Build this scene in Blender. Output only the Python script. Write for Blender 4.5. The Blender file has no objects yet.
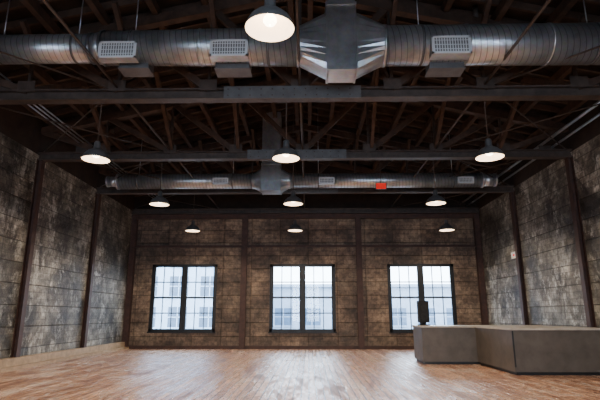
import bpy, bmesh, math, random
from mathutils import Vector, Matrix
random.seed(7)
S=bpy.context.scene
# ------------------------------------------------------------ materials
def newmat(name):
    m=bpy.data.materials.new(name); m.use_nodes=True
    nt=m.node_tree; b=nt.nodes['Principled BSDF']
    return m,nt,b
def N(nt,t,**kw):
    n=nt.nodes.new(t)
    for k,v in kw.items(): setattr(n,k,v)
    return n
def ramp(nt,stops):
    r=N(nt,'ShaderNodeValToRGB'); cr=r.color_ramp
    while len(cr.elements)<len(stops): cr.elements.new(0.5)
    for e,(p,c) in zip(cr.elements,stops):
        e.position=p; e.color=(c[0],c[1],c[2],1) if not isinstance(c,(int,float)) else (c,c,c,1)
    return r
def coord(nt,scale=(1,1,1),rot=(0,0,0),loc=(0,0,0),swap=False):
    tc=N(nt,'ShaderNodeTexCoord'); mp=N(nt,'ShaderNodeMapping')
    mp.inputs['Scale'].default_value=scale; mp.inputs['Rotation'].default_value=rot; mp.inputs['Location'].default_value=loc
    src=tc.outputs['Object']
    if swap:
        sp=N(nt,'ShaderNodeSeparateXYZ'); cb=N(nt,'ShaderNodeCombineXYZ'); nt.links.new(src,sp.inputs[0])
        for i,j in enumerate(swap): nt.links.new(sp.outputs[j],cb.inputs[i])
        src=cb.outputs[0]
    nt.links.new(src,mp.inputs['Vector']); return mp.outputs['Vector']
def noise(nt,vec,scale,detail=6,rough=.6,dist=0):
    n=N(nt,'ShaderNodeTexNoise'); n.inputs['Scale'].default_value=scale; n.inputs['Detail'].default_value=detail
    n.inputs['Roughness'].default_value=rough; n.inputs['Distortion'].default_value=dist
    nt.links.new(vec,n.inputs['Vector']); return n.outputs['Fac']
def mix(nt,a,b,fac,mode='MIX'):
    m=N(nt,'ShaderNodeMix',data_type='RGBA',blend_type=mode)
    for sock,v in ((m.inputs[0],fac),(m.inputs[6],a),(m.inputs[7],b)):
        if hasattr(v,'links'): nt.links.new(v,sock)
        elif isinstance(v,(int,float)): sock.default_value=v
        else: sock.default_value=(v[0],v[1],v[2],1)
    return m.outputs[2]
def bump(nt,b,h,strength=.3,dist=.02):
    n=N(nt,'ShaderNodeBump'); n.inputs['Strength'].default_value=strength; n.inputs['Distance'].default_value=dist
    nt.links.new(h,n.inputs['Height']); nt.links.new(n.outputs[0],b.inputs['Normal'])
def simple(name,col,rough=.6,metal=0,var=.25,nscale=6):
    m,nt,b=newmat(name); v=coord(nt)
    f=noise(nt,v,nscale)
    r=ramp(nt,[(.3,[c*(1-var) for c in col]),(.7,[min(1,c*(1+var)) for c in col])])
    nt.links.new(f,r.inputs[0]); nt.links.new(r.outputs[0],b.inputs['Base Color'])
    b.inputs['Roughness'].default_value=rough; b.inputs['Metallic'].default_value=metal
    bump(nt,b,f,.1,.01)
    return m
def concrete(name,dark,mid,light,white,swap,wamount=.62,seed=0,bw=1.35,rh=.62,streak=.25,wmax=.7):
    m,nt,b=newmat(name)
    v=coord(nt,loc=(seed,.07,0),swap=swap)
    br=N(nt,'ShaderNodeTexBrick'); nt.links.new(v,br.inputs['Vector'])
    br.inputs['Scale'].default_value=1; br.inputs['Brick Width'].default_value=bw; br.inputs['Row Height'].default_value=rh
    br.inputs['Mortar Size'].default_value=.02; br.inputs['Mortar Smooth'].default_value=.8
    br.offset=.0
    br.inputs['Color1'].default_value=(.65,.65,.65,1); br.inputs['Color2'].default_value=(1.15,1.15,1.15,1); br.inputs['Mortar'].default_value=(.33,.3,.28,1)
    b2=N(nt,'ShaderNodeTexBrick'); nt.links.new(v,b2.inputs['Vector']); b2.inputs['Scale'].default_value=1
    b2.inputs['Brick Width'].default_value=.42; b2.inputs['Row Height'].default_value=rh/3; b2.inputs['Mortar Size'].default_value=.010
    b2.inputs['Color1'].default_value=(.62,.62,.62,1); b2.inputs['Color2'].default_value=(1.22,1.2,1.18,1); b2.inputs['Mortar'].default_value=(.45,.42,.4,1)
    n1=noise(nt,v,.8,10,.7,.4); n2=noise(nt,v,4.5,9,.75)
    vs=coord(nt,scale=(1,streak,1),swap=swap); n3=noise(nt,vs,1.5,10,.8,.3)
    n4=noise(nt,v,.35,4,.5)
    r1=ramp(nt,[(.38,dark),(.5,mid),(.62,light)]); nt.links.new(n1,r1.inputs[0])
    r2=ramp(nt,[(.38,.35),(.62,1.35)]); nt.links.new(n2,r2.inputs[0])
    c=mix(nt,r1.outputs[0],r2.outputs[0],.85,'MULTIPLY')
    r3=ramp(nt,[(wamount,0),(wamount+.10,wmax)]); nt.links.new(n3,r3.inputs[0])
    c=mix(nt,c,white,r3.outputs[0])
    r4=ramp(nt,[(.38,.5),(.58,1.1)]); nt.links.new(n4,r4.inputs[0]); c=mix(nt,c,r4.outputs[0],.9,'MULTIPLY')
    c=mix(nt,c,br.outputs['Color'],.85,'MULTIPLY'); c=mix(nt,c,b2.outputs['Color'],.8,'MULTIPLY')
    nt.links.new(c,b.inputs['Base Color']); b.inputs['Roughness'].default_value=.55
    a=N(nt,'ShaderNodeMath',operation='ADD'); nt.links.new(n2,a.inputs[0])
    s=N(nt,'ShaderNodeMath',operation='MULTIPLY'); nt.links.new(br.outputs['Fac'],s.inputs[0]); s.inputs[1].default_value=-.6
    nt.links.new(s.outputs[0],a.inputs[1]); bump(nt,b,a.outputs[0],.8,.04)
    return m
R90=math.radians(90)
M_back=concrete('concrete_tan',(.10,.064,.044),(.21,.142,.096),(.32,.23,.155),(.40,.31,.23),(0,2,1),.58,0,1.35,.62,.6,.5)
M_side=concrete('concrete_grey',(.045,.036,.027),(.175,.155,.122),(.38,.36,.30),(.72,.71,.63),(1,2,0),.52,3,1.35,.62,.7,.8)
def floor_mat():
    m,nt,b=newmat('wood_floor')
    v=coord(nt,rot=(0,0,R90))
    br=N(nt,'ShaderNodeTexBrick'); nt.links.new(v,br.inputs['Vector'])
    br.inputs['Scale'].default_value=1; br.inputs['Brick Width'].default_value=3.1; br.inputs['Row Height'].default_value=.15
    br.inputs['Mortar Size'].default_value=.013; br.inputs['Bias'].default_value=0
    br.inputs['Color1'].default_value=(.44,.20,.105,1); br.inputs['Color2'].default_value=(.90,.55,.36,1); br.inputs['Mortar'].default_value=(.07,.027,.014,1)
    vg=coord(nt,scale=(9,.8,1)); g=noise(nt,vg,2.5,8,.65,.4)
    rg=ramp(nt,[(.3,.5),(.6,1.15)]); nt.links.new(g,rg.inputs[0])
    c=mix(nt,br.outputs['Color'],rg.outputs[0],.8,'MULTIPLY')
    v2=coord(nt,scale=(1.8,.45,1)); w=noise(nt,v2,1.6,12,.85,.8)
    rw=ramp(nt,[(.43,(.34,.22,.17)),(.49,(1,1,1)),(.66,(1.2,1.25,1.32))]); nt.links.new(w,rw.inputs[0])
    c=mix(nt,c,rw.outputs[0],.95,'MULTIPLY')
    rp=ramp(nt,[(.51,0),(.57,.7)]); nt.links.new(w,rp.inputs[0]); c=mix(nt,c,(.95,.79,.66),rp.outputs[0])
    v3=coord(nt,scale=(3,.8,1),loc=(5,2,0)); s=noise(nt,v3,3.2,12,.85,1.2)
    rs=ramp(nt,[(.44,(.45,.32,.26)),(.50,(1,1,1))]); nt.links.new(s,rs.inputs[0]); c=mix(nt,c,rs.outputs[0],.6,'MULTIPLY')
    c=mix(nt,c,br.outputs['Fac'],0.0)
    nt.links.new(c,b.inputs['Base Color'])
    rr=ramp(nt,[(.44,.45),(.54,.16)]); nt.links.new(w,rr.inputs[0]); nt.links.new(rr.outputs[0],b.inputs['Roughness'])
    b.inputs['Specular IOR Level'].default_value=.9
    a=N(nt,'ShaderNodeMath',operation='MULTIPLY_ADD'); nt.links.new(br.outputs['Fac'],a.inputs[0]); a.inputs[1].default_value=-1; nt.links.new(g,a.inputs[2])
    bump(nt,b,a.outputs[0],.7,.025)
    return m
M_floor=floor_mat()
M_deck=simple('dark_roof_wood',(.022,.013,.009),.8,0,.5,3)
M_raft=simple('rafter_wood',(.052,.028,.018),.75,0,.5,4)
M_steel=simple('truss_steel',(.058,.042,.035),.5,.2,.4,5)
M_rust=simple('rust_brown_steel',(.055,.025,.018),.6,.1,.4,5)
M_curb=simple('pine_curb',(.36,.25,.15),.6,0,.3,5)
M_black=simple('black_frame',(.006,.007,.009),.5,0,.2,5)
M_munt=simple('grey_muntin',(.08,.10,.13),.5,0,.1,5)
M_cnt=simple('counter_panel',(.085,.070,.058),.5,0,.25,3)
M_cnttop=simple('counter_top',(.42,.37,.31),.35,0,.2,4)
M_white=simple('white_enamel',(.75,.75,.73),.4,0,.05,4)
M_grille=simple('grille_white',(.62,.66,.7),.4,.1,.05,4)
M_dark=simple('grille_slot_dark',(.16,.17,.18),.6,0,.2,4)
M_shade=simple('shade_grey',(.16,.16,.165),.35,.5,.15,6)
M_box=simple('grey_box_metal',(.11,.11,.115),.5,.4,.2,5)
M_black2=simple('speaker_black',(.004,.004,.005),.8,0,.2,8)
M_cone=simple('speaker_cone',(.008,.008,.009),.8,0,.1,8)
def galv(name,spiral):
    m,nt,b=newmat(name); v=coord(nt)
    vo=N(nt,'ShaderNodeTexVoronoi'); vo.inputs['Scale'].default_value=14; nt.links.new(v,vo.inputs['Vector'])
    n=noise(nt,v,2.0,5,.6)
    r=ramp(nt,[(.3,(.30,.325,.35)),(.7,(.58,.61,.65))]); nt.links.new(n,r.inputs[0])
    c=mix(nt,r.outputs[0],vo.outputs['Color'],.08,'OVERLAY')
    b.inputs['Metallic'].default_value=.8; b.inputs['Roughness'].default_value=.32
    if spiral:
        w=N(nt,'ShaderNodeTexWave',wave_type='BANDS',bands_direction='X'); w.inputs['Scale'].default_value=2.6
        w.inputs['Distortion'].default_value=0
        mp=coord(nt,rot=(0,math.radians(8),0)); nt.links.new(mp,w.inputs['Vector'])
        rr=ramp(nt,[(.93,0),(.99,1)]); nt.links.new(w.outputs['Fac'],rr.inputs[0])
        c=mix(nt,c,(.22,.23,.245),rr.outputs[0])
        bump(nt,b,rr.outputs[0],.15,.006)
    nt.links.new(c,b.inputs['Base Color'])
    return m
M_duct=galv('galvanised_spiral',1); M_sheet=galv('galvanised_sheet',0)
def emis(name,col,st):
    m,nt,b=newmat(name); b.inputs['Base Color'].default_value=(*col,1)
    b.inputs['Emission Color'].default_value=(*col,1); b.inputs['Emission Strength'].default_value=st; return m
M_bulb=emis('lamp_glow',(1,.84,.62),14)
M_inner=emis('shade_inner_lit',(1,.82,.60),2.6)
M_exit=emis('exit_red',(1,.02,.005),.35)
def glass():
    m,nt,b=newmat('window_glass'); nt.nodes.remove(b); o=nt.nodes['Material Output']
    t=N(nt,'ShaderNodeBsdfTransparent'); t.inputs[0].default_value=(.95,.97,1,1)
    g=N(nt,'ShaderNodeBsdfGlossy'); g.inputs['Roughness'].default_value=.02
    x=N(nt,'ShaderNodeMixShader'); x.inputs[0].default_value=.05
    nt.links.new(t.outputs[0],x.inputs[1]); nt.links.new(g.outputs[0],x.inputs[2]); nt.links.new(x.outputs[0],o.inputs[0]); return m
M_glass=glass()
M_fac=simple('pale_facade',(.40,.54,.70),.8,0,.08,1.5)
M_fac2=simple('grey_facade',(.28,.35,.44),.8,0,.1,1.5)
M_fwin=simple('facade_glass',(.07,.12,.19),.3,0,.2,2)
M_ground=simple('asphalt',(.22,.22,.22),.9,0,.2,2)
# ------------------------------------------------------------ mesh builder
class B:
    def __init__(s): s.bm=bmesh.new(); s.mats=[]
    def mi(s,m):
        if m not in s.mats: s.mats.append(m)
        return s.mats.index(m)
    def box(s,a,b,m):
        x0,y0,z0=a; x1,y1,z1=b
        vs=[s.bm.verts.new(p) for p in ((x0,y0,z0),(x1,y0,z0),(x1,y1,z0),(x0,y1,z0),(x0,y0,z1),(x1,y0,z1),(x1,y1,z1),(x0,y1,z1))]
        k=s.mi(m)
        for f in ((0,3,2,1),(4,5,6,7),(0,1,5,4),(1,2,6,5),(2,3,7,6),(3,0,4,7)):
            s.bm.faces.new([vs[i] for i in f]).material_index=k
    def beam(s,p,q,w,h,m,up=(0,0,1)):
        p=Vector(p);q=Vector(q); d=(q-p).normalized(); u=Vector(up)
        if abs(d.dot(u))>.99: u=Vector((0,1,0))
        sd=d.cross(u).normalized()*w/2; u2=sd.cross(d).normalized()*h/2
        vs=[s.bm.verts.new(c+e) for c in (p,q) for e in (-sd-u2,sd-u2,sd+u2,-sd+u2)]
        k=s.mi(m)
        for f in ((0,3,2,1),(4,5,6,7),(0,1,5,4),(1,2,6,5),(2,3,7,6),(3,0,4,7)):
            s.bm.faces.new([vs[i] for i in f]).material_index=k
    def loft(s,rings,m,smooth=True,cap=True):
        k=s.mi(m); R=[[s.bm.verts.new(p) for p in r] for r in rings]; n=len(R[0])
        for a,b in zip(R,R[1:]):
            for i in range(n):
                f=s.bm.faces.new([a[i],a[(i+1)%n],b[(i+1)%n],b[i]]); f.material_index=k; f.smooth=smooth
        if cap:
            s.bm.faces.new(R[0][::-1]).material_index=k; s.bm.faces.new(R[-1]).material_index=k
    def ring(s,c,ax,r,n):
        ax=Vector(ax).normalized(); t=Vector((0,0,1)) if abs(ax.z)<.9 else Vector((1,0,0))
        u=ax.cross(t).normalized(); v=u.cross(ax)
        return [Vector(c)+u*math.cos(2*math.pi*i/n)*r+v*math.sin(2*math.pi*i/n)*r for i in range(n)]
    def tube(s,p,q,r,m,n=12,r2=None,cap=True):
        p=Vector(p);q=Vector(q); r2=r if r2 is None else r2
        s.loft([s.ring(p,q-p,r,n),s.ring(q,q-p,r2,n)],m,cap=cap)
    def lathe(s,prof,m,n=40,cap=False):
        s.loft([[Vector((math.cos(2*math.pi*i/n)*r,math.sin(2*math.pi*i/n)*r,z)) for i in range(n)] for r,z in prof],m,cap=cap)
    def done(s,name,loc=(0,0,0),parent=None):
        bmesh.ops.recalc_face_normals(s.bm,faces=s.bm.faces)
        me=bpy.data.meshes.new(name); s.bm.to_mesh(me); s.bm.free()
        for m in s.mats: me.materials.append(m)
        o=bpy.data.objects.new(name,me); o.location=loc; S.collection.objects.link(o)
        if parent: o.parent=parent
        return o
XL,XR,Y0,Y1=-8.55,8.2,-5.0,22.9
XC=(XL+XR)/2
WT=6.45; EAVE=7.75; RIDGE=9.6
WX=[(-7.45,-4.33),(-1.83,1.26),(3.72,6.85)]; WZ=(.75,3.87)
FZ=(.75,5.8)   # unseen front-wall windows, added and made taller to let in frontal fill light
# ------------------------------------------------------------ shell
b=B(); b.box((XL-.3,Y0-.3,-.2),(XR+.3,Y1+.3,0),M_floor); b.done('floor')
for nm,x0,x1 in (('wall_left',XL-.3,XL),('wall_right',XR,XR+.3)):
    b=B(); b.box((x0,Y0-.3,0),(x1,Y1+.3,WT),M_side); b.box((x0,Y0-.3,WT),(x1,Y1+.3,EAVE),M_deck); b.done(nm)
for nm,ya,yb,wz in (('wall_back',Y1,Y1+.3,WZ),('wall_front',Y0-.3,Y0,FZ)):
    b=B(); e=[XL]+[v for w in WX for v in w]+[XR]
    for i in range(0,8,2): b.box((e[i],ya,0),(e[i+1],yb,WT),M_back)
    for w in WX:
        b.box((w[0],ya,0),(w[1],yb,wz[0]),M_back); b.box((w[0],ya,wz[1]),(w[1],yb,WT),M_back)
    k=b.mi(M_deck)
    pts=[(XL,WT),(XR,WT),(XR,EAVE),(XC,RIDGE),(XL,EAVE)]
    f=[b.bm.verts.new((x,ya,z)) for x,z in pts]; g=[b.bm.verts.new((x,yb,z)) for x,z in pts]
    b.bm.faces.new(f).material_index=k; b.bm.faces.new(g[::-1]).material_index=k
    for i in range(5): b.bm.faces.new([f[i],f[(i+1)%5],g[(i+1)%5],g[i]]).material_index=k
    b.done(nm)
b=B()
for sx,xe in ((-1,XL-.3),(1,XR+.3)):
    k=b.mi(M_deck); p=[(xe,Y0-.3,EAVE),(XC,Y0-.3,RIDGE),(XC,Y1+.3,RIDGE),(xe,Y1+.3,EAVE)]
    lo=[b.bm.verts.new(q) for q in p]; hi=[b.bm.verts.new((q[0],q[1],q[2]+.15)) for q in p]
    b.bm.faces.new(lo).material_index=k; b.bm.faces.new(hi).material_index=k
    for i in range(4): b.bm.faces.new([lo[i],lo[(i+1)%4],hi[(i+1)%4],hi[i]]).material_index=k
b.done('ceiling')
TY=[-2.8,1.5,5.8,10.1,14.4,18.7]
CH=6.27
b=B()
for sx,xe in ((-1,XL),(1,XR)):
    for t in (.04,.17,.31,.45,.59,.73,.87,.97):
        x=xe+(XC-xe)*t; z=EAVE+(RIDGE-EAVE)*t-.28
        b.box((x-.07,Y0,z-.13),(x+.07,Y1,z+.1),M_raft)
    y=Y0+.5
    while y<Y1-.1:
        b.beam((xe,y,EAVE-.09),(XC,y,RIDGE-.09),.07,.18,M_raft); y+=.62
# bracing rods in chord plane
for a,c in zip(TY,TY[1:]+[22.72]):
    for i in range(4):
        x0=XL+(XR-XL)*i/4+.1; x1=XL+(XR-XL)*(i+1)/4-.1
        if i in(0,3):
            b.tube((x0,a,CH+.27),(x1,c,CH+.27),.018,M_steel,6); b.tube((x1,a,CH+.29),(x0,c,CH+.29),.018,M_steel,6)
    for x in (-4.36,XC,4.0): b.tube((x,a,CH+.3),(x,c,CH+.3),.03,M_steel,8)
# diagonal timber braces between trusses
for a,c in zip(TY,TY[1:]):
    for x in (-6.3,-4.3,-2.2,2.0,4.0,6.0):
        zt=EAVE-.5+(RIDGE-EAVE)*(1-abs(x-XC)/(XR-XC))
        if a in (14.4,) or a==5.8:   # ducts run through these bays: short braces only
            for yy,s in ((a,1),(c,-1)): b.beam((x,yy,zt-.5),(x,yy+s*.8,zt+.1),.1,.14,M_raft)
        else:
            b.beam((x,a,CH+.3),(x,(a+c)/2,zt+.1),.1,.14,M_raft); b.beam((x,c,CH+.3),(x,(a+c)/2,zt+.1),.1,.14,M_raft)
b.done('roof_rafters')
# ------------------------------------------------------------ trusses
for y in TY+[22.72]:
    b=B()
    b.box((XL,y-.13,CH),(XR,y+.13,CH+.035),M_steel); b.box((XL,y-.13,CH+.22),(XR,y+.13,CH+.255),M_steel)
    b.box((XL,y-.03,CH+.035),(XR,y+.03,CH+.22),M_steel)
    if y<20:
        b.box((-1.9,y-.15,CH-.02),(1.2,y-.131,CH+.28),M_box)
        for x in [-1.8+.25*i for i in range(13)]:
            for z in (CH+.05,CH+.2): b.tube((x,y-.165,z),(x,y-.15,z),.018,M_steel,6)
    ZB=CH+.25
    nodes=[XL+(XR-XL)*i/8 for i in range(9)]
    tz=lambda x: EAVE-.5+(RIDGE-EAVE)*(1-abs(x-XC)/(XR-XC))
    b.beam((XL,y,tz(XL)),(XC,y,tz(XC)),.2,.22,M_raft); b.beam((XC,y,tz(XC)),(XR,y,tz(XR)),.2,.22,M_raft)
    if y<20:
        for i,x in enumerate(nodes):
            if 0<i<8: b.beam((x,y,ZB),(x,y,tz(x)),.07,.07,M_steel)
        for i in range(4):
            b.beam((nodes[i],y,tz(nodes[i])),(nodes[i+1],y,ZB),.14,.16,M_raft)
            b.beam((nodes[8-i],y,tz(nodes[8-i])),(nodes[7-i],y,ZB),.14,.16,M_raft)
        for x in nodes[1:-1]: b.box((x-.2,y-.12,ZB-.05),(x+.2,y-.1,ZB+.22),M_steel)
    b.done('roof_truss')
# ------------------------------------------------------------ columns (H section)
def col(x,y,side):
    b=B()
    if side=='b':
        b.box((x-.13,y-.02,0),(x+.13,y,WT-.2),M_rust); b.box((x-.02,y-.2,0),(x+.02,y-.02,WT-.2),M_rust); b.box((x-.13,y-.22,0),(x+.13,y-.2,WT-.2),M_rust)
    else:
        s=1 if side=='l' else -1
        xs=sorted((x,x+s*.02)); b.box((xs[0],y-.12,0),(xs[1],y+.12,CH),M_rust)
        xs=sorted((x+s*.02,x+s*.13)); b.box((xs[0],y-.02,0),(xs[1],y+.02,CH),M_rust)
        xs=sorted((x+s*.13,x+s*.15)); b.box((xs[0],y-.10,0),(xs[1],y+.10,CH),M_rust)
    b.done('steel_column')
for x in (XL+.14,-3.05,2.4,XR-.14): col(x,Y1,'b')
for y in TY: col(XL,y,'l'); col(XR,y,'r')
b=B(); b.box((XL,Y1-.1,4.66),(XR,Y1-.001,4.76),M_rust); b.done('trim_1')
b=B(); b.box((XL,Y1-.16,6.05),(XR,Y1-.001,6.26),M_rust); b.done('trim_2')
b=B(); b.box((XL,Y0,0),(XL+.3,Y1,.1),M_curb); b.box((XL,Y0,.1),(XL+.16,Y1,.32),M_curb); b.done('baseboard_left')
b=B(); b.box((XR-.12,Y0,0),(XR,Y1,.22),M_curb); b.done('baseboard_right')
b=B(); b.box((XL+.31,Y1-.06,0),(XR-.13,Y1-.001,.14),M_rust); b.done('baseboard_back')
# ------------------------------------------------------------ windows
def window(n,x0,x1,y,wz):
    b=B(); z0,z1=wz; ya,yb=y+.04,y+.18; t=.13
    b.box((x0,ya,z0),(x0+t,yb,z1),M_black); b.box((x1-t,ya,z0),(x1,yb,z1),M_black)
    b.box((x0,ya,z0),(x1,yb,z0+t),M_black); b.box((x0,ya,z1-t),(x1,yb,z1),M_black)
    xm=(x0+x1)/2; b.box((xm-.1,ya-.02,z0+t),(xm+.1,yb,z1-t),M_black)
    b.box((x0-.03,y-.06,z0-.05),(x1+.03,y+.04,z0),M_black)
    for a,c in ((x0+t,xm-.1),(xm+.1,x1-t)):
        b.box((a,ya+.02,z0+t),(a+.045,yb-.02,z1-t),M_black); b.box((c-.045,ya+.02,z0+t),(c,yb-.02,z1-t),M_black)
        for i in (1,2):
            x=a+(c-a)*i/3; b.box((x-.020,ya+.04,z0+t),(x+.020,ya+.08,z1-t),M_munt)
        for i in (1,2,3):
            z=z0+t+(z1-z0-2*t)*i/4; h=.045 if i==2 else .025
            b.box((a,ya+.04,z-h),(c,ya+.085,z+h),M_munt)
        b.box((a,ya+.058,z0+t),(c,ya+.062,z1-t),M_glass)
    b.done('window_%d'%n)
for i,w in enumerate(WX): window(i+1,w[0],w[1],Y1,WZ)
for i,w in enumerate(WX): window(i+4,w[0],w[1],Y0-.25,FZ)  # added behind the camera as openings for fill daylight
# ------------------------------------------------------------ ducts
def duct(Y,Z,segs,xb,bw,bh,rL,rR,tl,grills,unders,ztop,gz):
    root=bpy.data.objects.new('air_duct',None); S.collection.objects.link(root); root.location=(xb,Y,Z)
    L=lambda p:(p[0]-xb,p[1]-Y,p[2]-Z)
    b=B()
    for (xa,xc,ra,rc) in segs:
        b.tube(L((xa,Y,Z)),L((xc,Y,Z)),ra,M_duct,48,rc)
        for x,r in ((xa,ra),(xc,rc)): b.tube(L((x-.03,Y,Z)),L((x+.03,Y,Z)),r+.02,M_sheet,48)
        n=int(abs(xc-xa)/1.6)
        for i in range(1,n):
            x=xa+(xc-xa)*i/n; b.tube(L((x-.02,Y,Z)),L((x+.02,Y,Z)),ra+(rc-ra)*i/n+.01,M_sheet,48)
    b.done('spiral_pipe',parent=root)
    b=B()
    b.box(L((xb-bw/2,Y-bw/2,Z-bh)),L((xb+bw/2,Y+bw/2,ztop)),M_sheet)
    b.box(L((xb-bw/2-.03,Y-bw/2-.03,Z+bh+.1)),L((xb+bw/2+.03,Y+bw/2+.03,Z+bh+.16)),M_sheet)
    for s,r in ((-1,rL),(1,rR)):
        n=32; A=[];C=[]
        for i in range(n):
            t=2*math.pi*(i+.5)/n; c,sn=math.cos(t),math.sin(t); k=1/max(abs(c),abs(sn))
            A.append(Vector(L((xb+s*bw/2,Y+c*k*bw*.5,Z+sn*k*bh*.95))))
            C.append(Vector(L((xb+s*(bw/2+tl),Y+c*r,Z+sn*r))))
        b.loft([A,C],M_sheet,smooth=False)
        b.box(L((xb+s*bw/2-.02,Y-bw/2-.03,Z-bh)),L((xb+s*bw/2+.02,Y+bw/2+.03,Z+bh)),M_sheet)
    b.done('plenum',parent=root)
    for x,w,h,r in grills:
        b=B(); yf=Y-r-.05; zc=Z+gz
        b.box(L((x,yf+.01,zc-h/2)),L((x+w,Y-r*.5,zc+h/2)),M_sheet)
        b.box(L((x+.03,yf+.004,zc-h/2+.03)),L((x+w-.03,yf+.012,zc+h/2-.03)),M_dark)
        for a,c in (((x,zc-h/2),(x+w,zc-h/2+.04)),((x,zc+h/2-.04),(x+w,zc+h/2)),((x,zc-h/2),(x+.04,zc+h/2)),((x+w-.04,zc-h/2),(x+w,zc+h/2))):
            b.box(L((a[0],yf-.012,a[1])),L((c[0],yf+.012,c[1])),M_grille)
        k=int(w/.05)
        for i in range(1,k):
            xx=x+w*i/k; b.box(L((xx-.008,yf-.006,zc-h/2+.04)),L((xx+.008,yf+.004,zc+h/2-.04)),M_grille)
        for i in (1,2,3):
            zz=zc-h/2+h*i/4; b.box(L((x+.04,yf-.008,zz-.007)),L((x+w-.04,yf-.004,zz+.007)),M_grille)
        b.done('grille',parent=root)
    for x,w,r in unders:
        b=B(); b.box(L((x,Y-.05,Z-r-.12)),L((x+w,Y+.3,Z-r*.75)),M_box)
        b.box(L((x-.02,Y-.07,Z-r-.14)),L((x+w+.02,Y+.32,Z-r-.12)),M_box); b.done('damper_box',parent=root)
    b=B()
    for (xa,xc,ra,rc) in segs:
        if xc-xa<1: continue
        for t in (.15,.85):
            x=xa+(xc-xa)*t; r=ra+(rc-ra)*t
            zt=EAVE+(RIDGE-EAVE)*(1-abs(x-XC)/(XR-XC))
            b.tube(L((x,Y,Z+r)),L((x,Y,zt)),.012,M_sheet,6); b.tube(L((x-.025,Y,Z)),L((x+.025,Y,Z)),r+.008,M_box,48)
    b.done('hangers',parent=root)
duct(9.0,6.95,[(-6.8,-4.5,.30,.30),(-4.5,-4.25,.30,.35),(-4.25,-.2,.35,.40),(1.58,6.6,.41,.42)],.69,.58,.68,.40,.41,.6,
     [(-4.2,.76,.36,.35),(-1.95,.76,.36,.38),(2.45,.78,.38,.415)],[(-3.9,.6,.35),(-1.9,.7,.38),(2.5,.7,.41)],9.3,-.26)
duct(17.7,6.5,[(-7.7,-7.3,.2,.2),(-7.3,-2.1,.29,.29),(-.7,6.6,.28,.28),(6.6,7.1,.24,.24)],-1.4,.7,.45,.29,.28,.36,
     [(-3.6,.6,.26,.29),(.4,.6,.26,.28),(5.6,.6,.26,.28)],[],9.2,-.08)
# ------------------------------------------------------------ pendant lamps
def lamp(x,y,z=4.9,p=330):
    root=bpy.data.objects.new('pendant_lamp',None); S.collection.objects.link(root); root.location=(x,y,z)
    b=B()
    prof=[(.30,0),(.305,.02),(.29,.05),(.25,.13),(.18,.20),(.10,.245),(.075,.27),(.07,.40),(.05,.43),(.015,.44)]
    b.lathe(prof,M_shade,48)
    b.done('shade',parent=root)
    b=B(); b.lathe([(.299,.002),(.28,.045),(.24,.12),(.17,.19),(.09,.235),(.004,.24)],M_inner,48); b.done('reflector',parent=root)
    b=B(); b.lathe([(.01,.05),(.06,.06),(.085,.10),(.08,.14),(.04,.19),(.03,.235)],M_bulb,24); b.done('bulb',parent=root)
    zt=EAVE+(RIDGE-EAVE)*(1-abs(x-XC)/(XR-XC))
    b=B(); b.tube((0,0,.43),(0,0,zt-z),.012,M_steel,8); b.tube((0,0,zt-z-.3),(0,0,zt-z),.06,M_steel,12); b.done('stem',parent=root)
    l=bpy.data.lights.new('lamp_light','SPOT'); l.energy=p; l.color=(1,.82,.62); l.spot_size=math.radians(168); l.spot_blend=.4; l.shadow_soft_size=.12
    o=bpy.data.objects.new('lamp_light',l); o.location=(0,0,.02); o.parent=root; S.collection.objects.link(o)
for y,xs in ((0.6,(-4.7,-.46,4.0)),(5.2,(-4.7,-.46,4.0)),(10.2,(-4.77,-.49,4.03)),(14.7,(-4.7,-.47,4.0)),(19.6,(-4.8,-.54,5.7))):
    for x in xs: lamp(x,y)
# ------------------------------------------------------------ counter
def counter():
    b=B(); H=1.17; XE=XR-.26
    def slab(x0,y0,x1,y1):
        b.box((x0,y0,.08),(x1,y1,H-.05),M_cnt)
        b.box((x0+.05,y0+.05,0),(x1-.05,y1-.05,.08),M_black)
    slab(3.6,15.9,XE,17.2); slab(5.3,13.1,XE,15.9)
    k=b.mi(M_cnttop)
    P=[(3.57,15.87),(5.27,15.87),(5.27,13.07),(XE,13.07),(XE,17.23),(3.57,17.23)]
    lo=[b.bm.verts.new((x,y,H-.05)) for x,y in P]; hi=[b.bm.verts.new((x,y,H)) for x,y in P]
    b.bm.faces.new(lo).material_index=k; b.bm.faces.new(hi).material_index=k
    for i in range(6): b.bm.faces.new([lo[i],lo[(i+1)%6],hi[(i+1)%6],hi[i]]).material_index=k
    b.box((5.3,13.09,.2),(5.34,13.1,1.1),M_black)
    b.done('bar_counter')
counter()
b=B()
b.box((-.18,-.14,0),(.18,.14,.03),M_black2); b.box((-.04,-.04,.03),(.04,.04,.10),M_black2)
b.box((-.17,-.13,.10),(.17,.13,.80),M_black2)
for z,r in ((.28,.12),(.56,.09)):
    b.tube((0,-.13,z),(0,-.145,z),r,M_cone,24); b.tube((0,-.146,z),(0,-.15,z),r*.4,M_black2,16)
b.done('loudspeaker',loc=(3.84,16.6,1.17))
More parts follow.
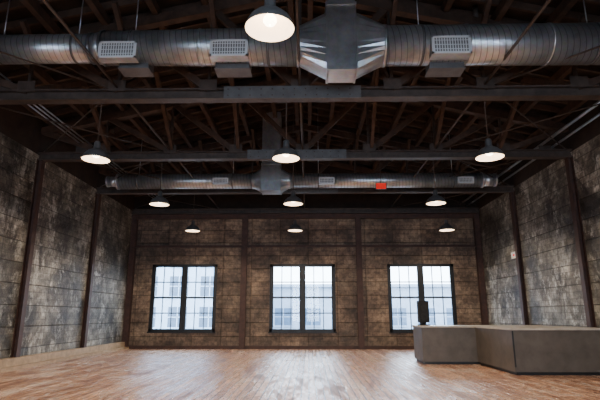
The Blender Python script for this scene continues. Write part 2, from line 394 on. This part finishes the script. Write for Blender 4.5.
# ------------------------------------------------------------ pipes
b=B()
for x,z,r in ((7.35,6.72,.045),(7.65,6.62,.035)): b.tube((x,Y0+.1,z),(x,Y1-.1,z),r,M_sheet,10)
for y in TY: b.box((7.25,y-.02,CH+.25),(7.75,y+.02,6.68),M_steel)
b.done('sprinkler_pipes')
b=B()
for x,z in ((-7.3,6.85),(-7.15,6.85),(-7.0,6.85)): b.tube((x,Y0+.1,z),(x,Y1-.1,z),.02,M_sheet,8)
for y in TY: b.box((-7.4,y-.02,CH+.25),(-6.9,y+.02,6.83),M_steel)
b.done('electrical_conduit')
b=B(); b.box((2.5,17.0,6.0),(2.85,17.05,6.2),M_exit); b.box((2.48,17.05,5.98),(2.87,17.08,6.22),M_box)
b.tube((2.67,17.06,6.2),(2.67,17.06,9.0),.012,M_steel,6); b.done('exit_sign')
b=B(); b.box((XR-.04,18.95,3.7),(XR-.001,19.45,3.95),M_white); b.box((XR-.045,19.12,3.79),(XR-.04,19.28,3.86),M_exit); b.done('wall_sign')
# ------------------------------------------------------------ outside
b=B(); b.box((-60,Y1+.3,-.6),(60,120,-.3),M_ground); b.done('street_ground')
def building(name,x0,x1,y,h,mat,n,fl):
    b=B(); b.box((x0,y,-.3),(x1,y+10,h),mat); b.box((x0-.2,y-.3,h-.3),(x1+.2,y,h),mat)
    w=(x1-x0)/n
    for i in range(n):
        for j in range(fl):
            xa=x0+w*(i+.2); xb=x0+w*(i+.8); za=.5+j*2.6
            if za+1.7>h: continue
            b.box((xa,y-.03,za),(xb,y,za+1.7),M_fwin)
            b.box(((xa+xb)/2-.04,y-.06,za),((xa+xb)/2+.04,y-.03,za+1.7),mat); b.box((xa,y-.06,za+.8),(xb,y-.03,za+.88),mat)
            b.box((xa-.1,y-.12,za-.12),(xb+.1,y,za),mat)
    b.done(name)
building('office_building',-26,-4.5,42,9,M_fac,8,3)
building('warehouse_building',-4,22,50,4.6,M_fac2,9,2)
# ------------------------------------------------------------ light
w=bpy.data.worlds.new('World'); S.world=w; w.use_nodes=True
bg=w.node_tree.nodes['Background']; bg.inputs[0].default_value=(.72,.86,1,1); bg.inputs[1].default_value=17.0
for i,x in enumerate(WX):
    for y,r,wz in ((Y1+.32,R90*-1,WZ),(Y0-.32,R90,FZ)):
        l=bpy.data.lights.new('window_portal','AREA'); l.shape='RECTANGLE'; l.size=x[1]-x[0]; l.size_y=wz[1]-wz[0]
        l.cycles.is_portal=True
        o=bpy.data.objects.new('window_portal',l); o.location=((x[0]+x[1])/2,y,(wz[0]+wz[1])/2); o.rotation_euler=(r,0,0); S.collection.objects.link(o)
c=bpy.data.cameras.new('Camera'); c.sensor_width=36; c.lens=28.8; c.clip_end=300
o=bpy.data.objects.new('Camera',c); o.location=(0,0,1.5); o.rotation_euler=(math.radians(103.5),0,math.radians(1.0)); S.collection.objects.link(o); S.camera=o
